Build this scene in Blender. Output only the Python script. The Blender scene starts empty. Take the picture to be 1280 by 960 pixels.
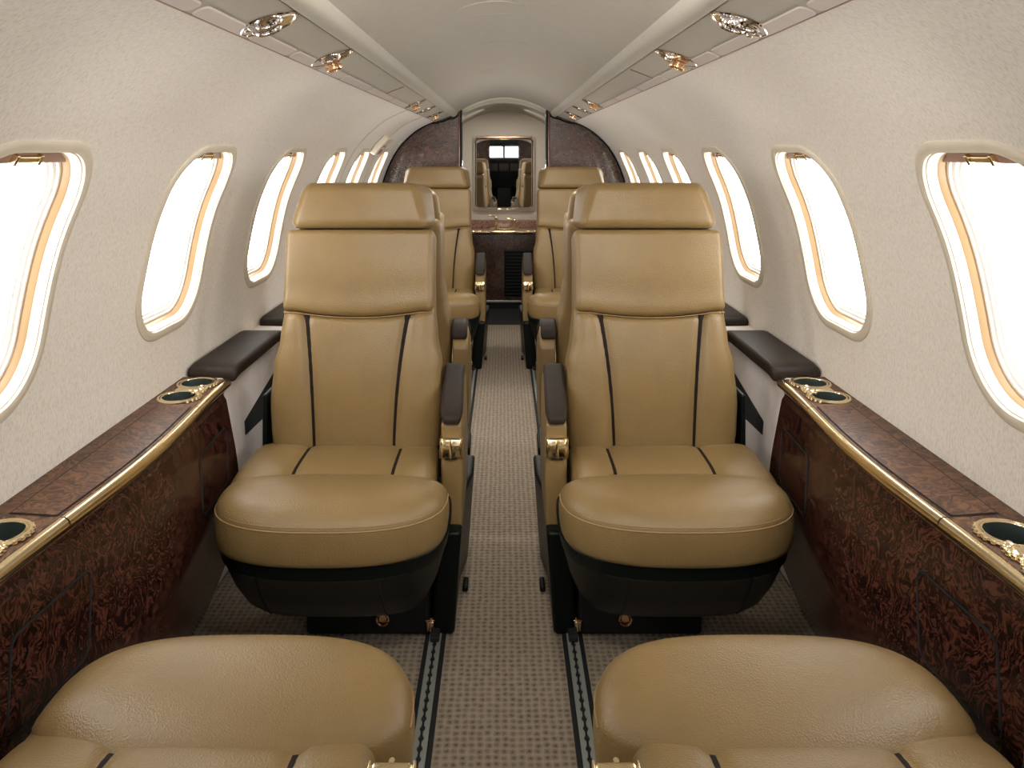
import bpy, math, random
from math import sin, cos, pi, radians, sqrt, atan2, tan
from mathutils import Vector, Matrix
random.seed(7)
SC = bpy.context.scene
COL = SC.collection

# ------------------------------------------------------------------ materials
def new_mat(name):
    m = bpy.data.materials.new(name); m.use_nodes = True
    nt = m.node_tree; b = nt.nodes['Principled BSDF']
    return m, nt, b
def setp(b, **k):
    for n, v in k.items():
        b.inputs[n.replace('_', ' ')].default_value = v
def N(nt, t, **k):
    n = nt.nodes.new(t)
    for a, v in k.items(): setattr(n, a, v)
    return n
def coords(nt, scale=(1, 1, 1), rot=(0, 0, 0)):
    tc = N(nt, 'ShaderNodeTexCoord'); mp = N(nt, 'ShaderNodeMapping')
    mp.inputs['Scale'].default_value = scale; mp.inputs['Rotation'].default_value = rot
    nt.links.new(tc.outputs['Object'], mp.inputs['Vector'])
    return mp.outputs['Vector']
def noise(nt, vec, scale, detail=4, rough=.5, dist=0):
    n = N(nt, 'ShaderNodeTexNoise'); nt.links.new(vec, n.inputs['Vector'])
    n.inputs['Scale'].default_value = scale; n.inputs['Detail'].default_value = detail
    n.inputs['Roughness'].default_value = rough; n.inputs['Distortion'].default_value = dist
    return n.outputs['Fac']
def ramp(nt, fac, stops):
    r = N(nt, 'ShaderNodeValToRGB'); nt.links.new(fac, r.inputs['Fac'])
    e = r.color_ramp.elements
    while len(e) < len(stops): e.new(.5)
    for q, (p, c) in zip(e, stops): q.position = p; q.color = tuple(c) + (1,)
    return r.outputs['Color']
def bump(nt, b, fac, strength, dist=.001):
    n = N(nt, 'ShaderNodeBump'); n.inputs['Strength'].default_value = strength
    n.inputs['Distance'].default_value = dist
    nt.links.new(fac, n.inputs['Height']); nt.links.new(n.outputs['Normal'], b.inputs['Normal'])
def plain(name, col, rough=.5, metal=0., **k):
    m, nt, b = new_mat(name); setp(b, Base_Color=tuple(col) + (1,), Roughness=rough, Metallic=metal, **k)
    v = coords(nt); f = noise(nt, v, 40, 3)
    r = ramp(nt, f, [(0, [c * .94 for c in col]), (1, [min(1, c * 1.06) for c in col])])
    nt.links.new(r, b.inputs['Base Color'])
    return m
def leather(name, col, rough=.42, dark=.86):
    m, nt, b = new_mat(name); v = coords(nt)
    f = noise(nt, v, 7, 4, .6)
    nt.links.new(ramp(nt, f, [(.25, [c * dark for c in col]), (.75, [min(1, c * 1.08) for c in col])]), b.inputs['Base Color'])
    setp(b, Roughness=rough); b.inputs['Specular IOR Level'].default_value = .45
    vo = N(nt, 'ShaderNodeTexVoronoi', feature='F1'); nt.links.new(v, vo.inputs['Vector']); vo.inputs['Scale'].default_value = 420
    w = noise(nt, v, 14, 3, .5, .6)
    mx = N(nt, 'ShaderNodeMath', operation='MULTIPLY_ADD'); nt.links.new(w, mx.inputs[0]); mx.inputs[1].default_value = 3.2
    nt.links.new(vo.outputs['Distance'], mx.inputs[2])
    bump(nt, b, mx.outputs[0], .35, .0012)
    return m
LEATHER = leather('tan_leather', (.215, .139, .054), .38)
STITCH = plain('seam_thread', (.30, .19, .085), .6)
STRIPE = leather('dark_brown_leather', (.014, .009, .007), .6)
STRIPE.node_tree.nodes['Principled BSDF'].inputs['Specular IOR Level'].default_value = .12
PAD = leather('charcoal_leather', (.026, .018, .013), .5)
PAD.node_tree.nodes['Principled BSDF'].inputs['Specular IOR Level'].default_value = .16
BLACK = plain('black_plastic', (.0035, .0058, .0048), .38)
BLACK.node_tree.nodes['Principled BSDF'].inputs['Specular IOR Level'].default_value = .15
BLACKM = plain('matt_black', (.004, .005, .005), .8)
GOLD = plain('polished_gold', (.90, .75, .48), .16, 1.)
COPPER = plain('copper_gold', (.78, .52, .32), .2, 1.)
CHROME = plain('chrome', (.86, .83, .81), .1, 1.)
SATIN = plain('satin_aluminium', (.33, .34, .31), .42, 1.)
TRACKM = plain('track_metal', (.27, .28, .25), .5, .25)
CREAM = plain('cream_plastic', (.63, .56, .45), .42)
STRIPC = plain('strip_plastic', (.56, .50, .46), .5)
CREAM2 = plain('cream_trim', (.43, .395, .335), .65)
REVEAL = plain('white_reveal_plastic', (.85, .82, .76), .35)
TAN = plain('tan_reflection', (.34, .215, .10), .4)  # tan reflection inside the window reveal, put into the colour
SHADE = plain('brown_shade_cassette', (.30, .17, .12), .4)
CEIL = plain('ceiling_fabric', (.45, .415, .355), .85)
LAVWALL = plain('lavatory_cream', (.56, .50, .41), .55)
GLASSD = plain('smoked_lens', (.10, .08, .075), .1)
CUPM = plain('cup_liner_rubber', (.035, .050, .047), .4)
REDW = plain('red_brown_veneer_edge', (.10, .026, .014), .2)

def suede():
    m, nt, b = new_mat('pinkish_suede'); v = coords(nt)
    nt.links.new(ramp(nt, noise(nt, v, 9, 5, .65), [(.3, (.58, .52, .485)), (.7, (.70, .635, .60))]), b.inputs['Base Color'])
    setp(b, Roughness=.9); bump(nt, b, noise(nt, v, 300, 2), .3)
    return m
SUEDE = suede()
def fabric():
    m, nt, b = new_mat('wall_fabric')
    v = coords(nt, (1, 3.0, .95), (radians(9), 0, 0))
    f = noise(nt, v, 150, 1.5, .45, .2)
    nt.links.new(ramp(nt, f, [(.32, (.67, .615, .54)), (.55, (.80, .75, .68))]), b.inputs['Base Color'])
    setp(b, Roughness=.75); bump(nt, b, f, .35, .0012)
    return m
FABRIC = fabric()
def burl(name, cols, scale, rough=.14, coat=.6):
    m, nt, b = new_mat(name); v = coords(nt)
    warp = N(nt, 'ShaderNodeTexNoise'); nt.links.new(v, warp.inputs['Vector']); warp.inputs['Scale'].default_value = scale * .45
    warp.inputs['Detail'].default_value = 3
    ad = N(nt, 'ShaderNodeVectorMath', operation='MULTIPLY_ADD'); nt.links.new(warp.outputs['Color'], ad.inputs[0])
    ad.inputs[1].default_value = (.45, .45, .45); nt.links.new(v, ad.inputs[2])
    f1 = noise(nt, ad.outputs[0], scale * 1.1, 9, .68, 2.2)
    wv = N(nt, 'ShaderNodeTexWave', wave_type='RINGS'); nt.links.new(ad.outputs[0], wv.inputs['Vector'])
    wv.inputs['Scale'].default_value = scale * 1.0; wv.inputs['Distortion'].default_value = 13; wv.inputs['Detail'].default_value = 4
    wv.inputs['Detail Scale'].default_value = 2.2
    mx = N(nt, 'ShaderNodeMath', operation='MULTIPLY_ADD'); nt.links.new(wv.outputs['Fac'], mx.inputs[0]); mx.inputs[1].default_value = .2
    nt.links.new(f1, mx.inputs[2])
    nt.links.new(ramp(nt, mx.outputs[0], [(.40, cols[0]), (.56, cols[1]), (.76, cols[2])]), b.inputs['Base Color'])
    setp(b, Roughness=rough); b.inputs['Coat Weight'].default_value = coat; b.inputs['Coat Roughness'].default_value = .04
    return m
BURL = burl('walnut_burl', [(.0035, .002, .002), (.022, .0075, .005), (  .090, .031, .019)], 17, .16, .0)
BURL.node_tree.nodes['Principled BSDF'].inputs['Specular IOR Level'].default_value = .32
BURL_LIT = burl('walnut_burl_lit_top', [(.022, .010, .006), (.075, .030, .014), (.17, .075, .034)], 14, .5, .0)  # lighter burl copy for console tops, their reflected light put into the colour
BURLAFT = burl('walnut_burl_aft', [(.010, .006, .005), (.036, .016, .011), (.11, .042, .026)], 16, .25, 1.)
GRANITE = burl('red_granite', [(.02, .010, .008), (.22, .09, .06), (.55, .38, .28)], 26, .15, .3)
def carpet():
    m, nt, b = new_mat('woven_carpet')
    v = coords(nt, (1, 1, 1))
    vo = N(nt, 'ShaderNodeTexVoronoi', feature='F1'); nt.links.new(v, vo.inputs['Vector'])
    vo.inputs['Scale'].default_value = 66; vo.inputs['Randomness'].default_value = .22
    f = noise(nt, v, 330, 3, .7)
    mm = N(nt, 'ShaderNodeMath', operation='MULTIPLY_ADD'); nt.links.new(f, mm.inputs[0]); mm.inputs[1].default_value = .75
    nt.links.new(vo.outputs['Distance'], mm.inputs[2])
    nt.links.new(ramp(nt, mm.outputs[0], [(.40, (.068, .050, .034)), (.60, (.205, .160, .112)), (1, (.35, .28, .205))]), b.inputs['Base Color'])
    setp(b, Roughness=.95); bump(nt, b, mm.outputs[0], 1., .004)
    return m
CARPET = carpet()
def thin_glass():
    m = bpy.data.materials.new('window_glass'); m.use_nodes = True; nt = m.node_tree
    nt.nodes.clear(); o = N(nt, 'ShaderNodeOutputMaterial'); t = N(nt, 'ShaderNodeBsdfTransparent')
    g = N(nt, 'ShaderNodeBsdfGlossy'); g.inputs['Roughness'].default_value = .02
    mx = N(nt, 'ShaderNodeMixShader'); mx.inputs[0].default_value = .05
    t.inputs['Color'].default_value = (.97, .97, .96, 1)
    nt.links.new(t.outputs[0], mx.inputs[1]); nt.links.new(g.outputs[0], mx.inputs[2])
    nt.links.new(mx.outputs[0], o.inputs['Surface'])
    return m
GLASS = thin_glass()
MIRROR = plain('mirror_silver', (.88, .88, .87), .015, 1.)

# ------------------------------------------------------------------ mesh helpers; geometry = (verts, faces)
def merge(*gs):
    V, F = [], []
    for v, f in gs:
        o = len(V); V += list(v); F += [tuple(i + o for i in q) for q in f]
    return V, F
def xf(g, fn): return [tuple(fn(*p)) for p in g[0]], g[1]
def move(g, d): return xf(g, lambda x, y, z: (x + d[0], y + d[1], z + d[2]))
def mat(g, M): return [tuple(M @ Vector(p)) for p in g[0]], g[1]
def flipx(g, s):
    if s > 0: return g
    return [(-x, y, z) for x, y, z in g[0]], [tuple(reversed(f)) for f in g[1]]
def ids(o, label=None, cat=None, group=None, kind=None):
    for k, v in (('label', label), ('category', cat), ('group', group), ('kind', kind)):
        if v: o[k] = v
    return o
def obj(name, g, material, parent=None, label=None, cat=None, group=None, kind=None, sharp=35, smooth=True):
    me = bpy.data.meshes.new(name); me.from_pydata(g[0], [], g[1]); me.validate(); me.update()
    me.materials.append(material)
    if smooth:
        me.polygons.foreach_set('use_smooth', [True] * len(me.polygons))
        if sharp: me.set_sharp_from_angle(angle=radians(sharp))
    o = bpy.data.objects.new(name, me); COL.objects.link(o)
    if parent: o.parent = parent
    return ids(o, label, cat, group, kind)
def empty(name, loc, rz=0, **k):
    o = bpy.data.objects.new(name, None); COL.objects.link(o); o.location = loc; o.rotation_euler = (0, 0, rz)
    o.empty_display_size = .1
    return ids(o, **k)
def dup(o, parent=None):
    c = o.copy(); COL.objects.link(c); c.parent = parent
    for ch in list(o.children): dup(ch, c)
    return c

def axis_pts(s, r, n, c=4):
    h = s / 2; out = []
    for i in range(c): out.append(-h + r - r * tan(pi / 4 * (1 - i / c)))
    inner = h - r
    for i in range(n + 1): out.append(-inner + 2 * inner * i / n)
    for i in range(1, c + 1): out.append(h - r + r * tan(pi / 4 * (i / c)))
    return out
def rbox(sx, sy, sz, r=.01, n=(1, 1, 1), c=3, ctr=(0, 0, 0), fn=None):
    """rounded box, dense enough to be bent by fn(x,y,z)"""
    r = min(r, sx / 2 - 1e-5, sy / 2 - 1e-5, sz / 2 - 1e-5)
    A = [axis_pts(sx, r, n[0], c), axis_pts(sy, r, n[1], c), axis_pts(sz, r, n[2], c)]
    H = (sx / 2, sy / 2, sz / 2); V = []; F = []; key = {}
    def vid(i, j, k):
        q = (i, j, k)
        if q not in key:
            p = Vector((A[0][i], A[1][j], A[2][k]))
            cl = Vector([max(-(H[a] - r), min(H[a] - r, p[a])) for a in range(3)])
            d = p - cl
            p = cl + d.normalized() * r if d.length > 1e-9 else p
            key[q] = len(V); V.append((p.x + ctr[0], p.y + ctr[1], p.z + ctr[2]))
        return key[q]
    L = [len(a) - 1 for a in A]
    for j in range(L[1]):
        for k in range(L[2]):
            F.append((vid(0, j, k), vid(0, j, k + 1), vid(0, j + 1, k + 1), vid(0, j + 1, k)))
            F.append((vid(L[0], j, k), vid(L[0], j + 1, k), vid(L[0], j + 1, k + 1), vid(L[0], j, k + 1)))
    for i in range(L[0]):
        for k in range(L[2]):
            F.append((vid(i, 0, k), vid(i + 1, 0, k), vid(i + 1, 0, k + 1), vid(i, 0, k + 1)))
            F.append((vid(i, L[1], k), vid(i, L[1], k + 1), vid(i + 1, L[1], k + 1), vid(i + 1, L[1], k)))
    for i in range(L[0]):
        for j in range(L[1]):
            F.append((vid(i, j, 0), vid(i, j + 1, 0), vid(i + 1, j + 1, 0), vid(i + 1, j, 0)))
            F.append((vid(i, j, L[2]), vid(i + 1, j, L[2]), vid(i + 1, j + 1, L[2]), vid(i, j + 1, L[2])))
    g = (V, F)
    return xf(g, fn) if fn else g
def tube(path, r, n=8, closed=False, flat=1., up=(0, 0, 1)):
    P = [Vector(p) for p in path]; V = []; F = []; m = len(P)
    rr = r if callable(r) else (lambda t: r)
    for i, p in enumerate(P):
        a = P[(i - 1) % m] if (closed or i > 0) else p; b = P[(i + 1) % m] if (closed or i < m - 1) else p
        t = (b - a).normalized(); u = Vector(up)
        if abs(t.dot(u)) > .95: u = Vector((1, 0, 0)) if abs(t.x) < .9 else Vector((0, 1, 0))
        s = t.cross(u).normalized(); w = s.cross(t).normalized(); q = rr(i / max(1, m - 1))
        for k in range(n):
            an = 2 * pi * k / n; V.append(tuple(p + s * cos(an) * q + w * sin(an) * q * flat))
    for i in range(m if closed else m - 1):
        j = (i + 1) % m
        for k in range(n): F.append((i * n + k, i * n + (k + 1) % n, j * n + (k + 1) % n, j * n + k))
    if not closed: F.append(tuple(reversed(range(n)))); F.append(tuple((m - 1) * n + k for k in range(n)))
    # orient outwards
    return V, [tuple(reversed(f)) for f in F]
def lathe(prof, n=32, M=None):
    """prof = [(r, z)...]; r=0 ends are capped"""
    V = []; F = []; rows = []
    for r, z in prof:
        if r < 1e-6: rows.append([len(V)]); V.append((0, 0, z))
        else:
            rows.append(list(range(len(V), len(V) + n)))
            V += [(r * cos(2 * pi * k / n), r * sin(2 * pi * k / n), z) for k in range(n)]
    for a, b in zip(rows, rows[1:]):
        for k in range(n):
            q = [a[k % len(a)], a[(k + 1) % len(a)], b[(k + 1) % len(b)], b[k % len(b)]]
            q = [v for i, v in enumerate(q) if v not in q[:i]]
            if len(q) > 2: F.append(tuple(q))
    g = (V, F)
    return mat(g, M) if M else g
def prism(poly, lo, hi, axis='y'):
    """poly in the plane normal to axis; extruded lo..hi"""
    n = len(poly)
    def P(a, b, c): return {'y': (a, c, b), 'x': (c, a, b), 'z': (a, b, c)}[axis]
    V = [P(a, b, lo) for a, b in poly] + [P(a, b, hi) for a, b in poly]
    F = [tuple(range(n)), tuple(reversed(range(n, 2 * n)))] + [(i, i + n, (i + 1) % n + n, (i + 1) % n) for i in range(n)]
    return V, F
def grid(nu, nv, fn):
    V = [tuple(fn(i / nu, j / nv)) for j in range(nv + 1) for i in range(nu + 1)]
    F = [(j * (nu + 1) + i, j * (nu + 1) + i + 1, (j + 1) * (nu + 1) + i + 1, (j + 1) * (nu + 1) + i) for j in range(nv) for i in range(nu)]
    return V, F
def fixn(o):
    import bmesh
    bm = bmesh.new(); bm.from_mesh(o.data); bmesh.ops.recalc_face_normals(bm, faces=bm.faces); bm.to_mesh(o.data); bm.free(); return o
def solidify(o, t, off=1):
    m = o.modifiers.new('thickness', 'SOLIDIFY'); m.thickness = t; m.offset = off; return o
def bevel(o, w, seg=3, ang=30):
    m = o.modifiers.new('bevel', 'BEVEL'); m.width = w; m.segments = seg; m.limit_method = 'ANGLE'; m.angle_limit = radians(ang); return o
def cut(o, gs):
    for g in gs:
        c = fixn(obj('cutter', g, BLACK, smooth=False))
        m = o.modifiers.new('b', 'BOOLEAN'); m.operation = 'DIFFERENCE'; m.object = c; m.solver = 'EXACT'
        bpy.context.view_layer.update()
        me = bpy.data.meshes.new_from_object(o.evaluated_get(bpy.context.evaluated_depsgraph_get()))
        o.modifiers.clear(); o.data = me; bpy.data.objects.remove(c)
    return o

def lerp(a, b, t): return a + (b - a) * t
def rr2(hw, hh, r, n=10):
    out = []
    for cx, cz, a0 in ((hw - r, hh - r, 0), (-hw + r, hh - r, 90), (-hw + r, -hh + r, 180), (hw - r, -hh + r, 270)):
        for k in range(n + 1): a = radians(a0 + 90 * k / n); out.append((cx + r * cos(a), cz + r * sin(a)))
    return out
def spline(pts, n=8):
    out = []
    for i in range(len(pts) - 1):
        p0 = pts[max(0, i - 1)]; p1 = pts[i]; p2 = pts[i + 1]; p3 = pts[min(len(pts) - 1, i + 2)]
        for k in range(n):
            t = k / n
            out.append(tuple(.5 * (2 * b + (c - a) * t + (2 * a - 5 * b + 4 * c - d) * t * t + (3 * b - a - 3 * c + d) * t ** 3)
                             for a, b, c, d in zip(p0, p1, p2, p3)))
    out.append(tuple(pts[-1])); return out

# ------------------------------------------------------------------ cabin section (x half width, z)
WPROF = spline([(.735, -.01), (.758, .15), (.766, .32), (.758, .47), (.750, .554), (.752, .62), (.748, .70), (.732, .82), (.700, .95), (.638, 1.08), (.565, 1.165),
                (.490, 1.222), (.402, 1.262)], 10)
ARC = [0.]
for a, b in zip(WPROF, WPROF[1:]): ARC.append(ARC[-1] + sqrt((a[0] - b[0]) ** 2 + (a[1] - b[1]) ** 2))
def wp(t):
    t = max(0, min(ARC[-1] - 1e-9, t))
    lo, hi = 0, len(ARC) - 1
    while hi - lo > 1:
        m = (lo + hi) // 2
        if ARC[m] <= t: lo = m
        else: hi = m
    f = (t - ARC[lo]) / (ARC[hi] - ARC[lo])
    return WPROF[lo][0] * (1 - f) + WPROF[hi][0] * f, WPROF[lo][1] * (1 - f) + WPROF[hi][1] * f
def wn(t):
    a = wp(t - .012); b = wp(t + .012); d = Vector((b[0] - a[0], b[1] - a[1])).normalized()
    return Vector((d.y, -d.x))          # outward (x>0 side)
def tz(z):
    for i in range(len(WPROF) - 1):
        if WPROF[i][1] <= z <= WPROF[i + 1][1]:
            return ARC[i] + (ARC[i + 1] - ARC[i]) * (z - WPROF[i][1]) / (WPROF[i + 1][1] - WPROF[i][1])
def wx(z): return wp(tz(z))[0]
def wall_pt(y, t, depth=0.):            # depth > 0 = outboard
    x, z = wp(t); n = wn(t); return (x + n.x * depth, y, z + n.y * depth)

WIN_Y = [-1.57, -.90, -.23, .44, 1.11, 1.78, 2.45, 3.11, 3.68, 4.30]
T0, T1 = tz(.688), tz(1.086); TC = (T0 + T1) / 2; HT = (T1 - T0) / 2; HY = .163; RC = .105
YF, YA = -3.9, 4.70
angs = None
def rrect(hy, ht, r, n=96):
    """rounded rectangle sampled at fixed angles; returns list of (dy, dt)"""
    out = []
    for k in range(n):
        a = 2 * pi * k / n + 1e-4; c, s = cos(a), sin(a)
        # ray march analytically: bisection on sdf
        lo, hi = 0, 2 * max(hy, ht) * 1.5
        for _ in range(40):
            m = (lo + hi) / 2; qx = abs(m * c) - (hy - r); qy = abs(m * s) - (ht - r)
            d = sqrt(max(qx, 0) ** 2 + max(qy, 0) ** 2) + min(max(qx, qy), 0) - r
            if d > 0: hi = m
            else: lo = m
        out.append((lo * c, lo * s))
    return out
def cell(y0, y1, yc):
    """wall patch y0..y1 with the window hole at yc"""
    n = 96; hole = rrect(HY, HT, RC, n); V = []; F = []
    ta, tb = TC - HT - .05, TC + HT + .05
    out = []
    cor = [(y1 - yc, tb - TC), (y0 - yc, tb - TC), (y0 - yc, ta - TC), (y1 - yc, ta - TC)]
    ks = [min(range(n), key=lambda k: abs(((2 * pi * k / n) - atan2(cy[1], cy[0]) + pi) % (2 * pi) - pi)) for cy in cor]
    for k in range(n):
        if k in ks: out.append(cor[ks.index(k)]); continue
        a = 2 * pi * k / n; c, s = cos(a), sin(a); m = 9
        if c > 1e-9: m = min(m, (y1 - yc) / c)
        if c < -1e-9: m = min(m, (y0 - yc) / c)
        if s > 1e-9: m = min(m, (tb - TC) / s)
        if s < -1e-9: m = min(m, (ta - TC) / s)
        out.append((m * c, m * s))
    R = 5
    for q in range(R + 1):
        f = q / R
        for k in range(n):
            V.append(wall_pt(yc + hole[k][0] * (1 - f) + out[k][0] * f, TC + hole[k][1] * (1 - f) + out[k][1] * f))
    for q in range(R):
        for k in range(n): F.append((q * n + k, q * n + (k + 1) % n, (q + 1) * n + (k + 1) % n, (q + 1) * n + k))
    lo = grid(4, 24, lambda u, v: wall_pt(y0 + (y1 - y0) * u, ta * v))
    hi = grid(4, 24, lambda u, v: wall_pt(y0 + (y1 - y0) * u, tb + (ARC[-1] - tb) * v))
    return merge((V, F), lo, hi)
def wall_geo():
    gs = []; bd = [WIN_Y[0] - .3] + [(a + b) / 2 for a, b in zip(WIN_Y, WIN_Y[1:])] + [WIN_Y[-1] + .3]
    for i, yc in enumerate(WIN_Y): gs.append(cell(bd[i], bd[i + 1], yc))
    for a, b in ((YF, bd[0]), (bd[-1], YA + .03)):
        gs.append(grid(3, 60, lambda u, v: wall_pt(a + (b - a) * u, ARC[-1] * v)))
    return merge(*gs)
WG = wall_geo()
for s, nm in ((-1, 'wall_left'), (1, 'wall_right')):
    o = obj(nm, flipx(WG, s), FABRIC, kind='structure', sharp=0)
# windows: nested rings from the cabin side out
def ring_geo(yc, prof, n=96):
    """prof: list of (inset from hole edge, depth outboard)"""
    V = []; F = []
    for ins, dep in prof:
        for dy, dt in rrect(HY - ins, HT - ins, max(.02, RC - ins * .9), n): V.append(wall_pt(yc + dy, TC + dt, dep))
    for q in range(len(prof) - 1):
        for k in range(n): F.append((q * n + k, (q + 1) * n + k, (q + 1) * n + (k + 1) % n, q * n + (k + 1) % n))
    return V, F
wi = 0
for s in (-1, 1):
    for yc in WIN_Y:
        wi += 1
        root = empty('window_%d' % wi, (0, 0, 0), kind='structure')
        if yc < -.3:
            parts = [('frame', [(-.012, .001), (-.010, -.004), (.0, -.006), (.006, -.003), (.02, .05), (.034, .06)], CREAM)]
        else:
            parts = [('frame', [(-.013, .001), (-.0125, -.003), (-.009, -.0055), (.001, -.006), (.0055, -.0045), (.0065, .000), (.0085, .0005)], CREAM),
                     ('reveal', [(.0085, .0005), (.0095, .003), (.013, .012), (.0145, .0135)], REVEAL),
                     ('reflection_band', [(.0145, .0135), (.0155, .015), (.0175, .0245), (.0195, .026)], TAN),  # coloured ring standing for the tan reflection in the reveal
                     ('inner_frame', [(.0195, .026), (.023, .0265), (.0245, .0295), (.030, .031), (.0315, .035), (.036, .0365)], REVEAL)]
        for nm, pr, m in parts: obj(nm, flipx(ring_geo(yc, pr), s), m, root)
        def pane(u, v, a=HY - .036, b=HT - .036): return wall_pt(yc + a * (2 * u - 1), TC + b * (2 * v - 1), .035)
        V = [wall_pt(yc, TC, .035)]; n = 96; F = []
        for f in (.33, .66, 1.):
            V += [wall_pt(yc + dy * f, TC + dt * f, .035) for dy, dt in rrect(HY - .033, HT - .033, RC - .03, n)]
        for k in range(n): F.append((0, 1 + k, 1 + (k + 1) % n))
        for q in range(2):
            for k in range(n): F.append((1 + q * n + k, 1 + (q + 1) * n + k, 1 + (q + 1) * n + (k + 1) % n, 1 + q * n + (k + 1) % n))
        obj('pane', flipx((V, F), s), GLASS, root)
        if yc > 0:
            # pulled-up shade edge with brass latch under the top of the opening
            def sh(x, y, z): return wall_pt(yc + x, TC + z, y)
            g = rbox(2 * (HY - .045), .010, .018, .003, (16, 1, 1), 2, (0, .024, HT - .028), sh)
            e = obj('shade', flipx(g, s), SHADE, root)
            g = merge(rbox(.052, .007, .010, .003, (4, 1, 1), 2, (0, .016, HT - .028), sh),
                      rbox(.006, .010, .016, .002, (1, 1, 1), 2, (-.028, .015, HT - .028), sh), rbox(.006, .010, .016, .002, (1, 1, 1), 2, (.028, .015, HT - .028), sh))
            obj('shade_latch', flipx(g, s), GOLD, e)

# ------------------------------------------------------------------ floor, ceiling, overhead
obj('floor', rbox(1.50, 8.9, .04, .001, ctr=(0, .55, -.02)), CARPET, kind='structure', smooth=False)
obj('floor_aft', rbox(1.3, .80, .04, .001, ctr=(0, 5.405, -.019)), BLACKM, kind='structure', smooth=False)
def czone(x): return 1.312 + .090 * (1 - (abs(x) / .275) ** 2)
obj('ceiling', grid(40, 6, lambda u, v: ((2 * u - 1) * .285, YF + (YA + .02 - YF) * v, czone((2 * u - 1) * .285))), CEIL, kind='structure', sharp=0)
COVE = spline([(.318, 1.304), (.3105, 1.296), (.3085, 1.290), (.302, 1.2865), (.290, 1.288), (.280, 1.295), (.274, 1.306), (.271, 1.318)], 5)
for s, nm in ((-1, 'trim_1'), (1, 'trim_2')):
    g = grid(4, len(COVE) - 1, lambda u, v: (COVE[round(v * (len(COVE) - 1))][0], YF + (YA - YF) * u, COVE[round(v * (len(COVE) - 1))][1]))
    obj(nm, flipx(g, s), CREAM2, kind='structure', sharp=0)
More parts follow.
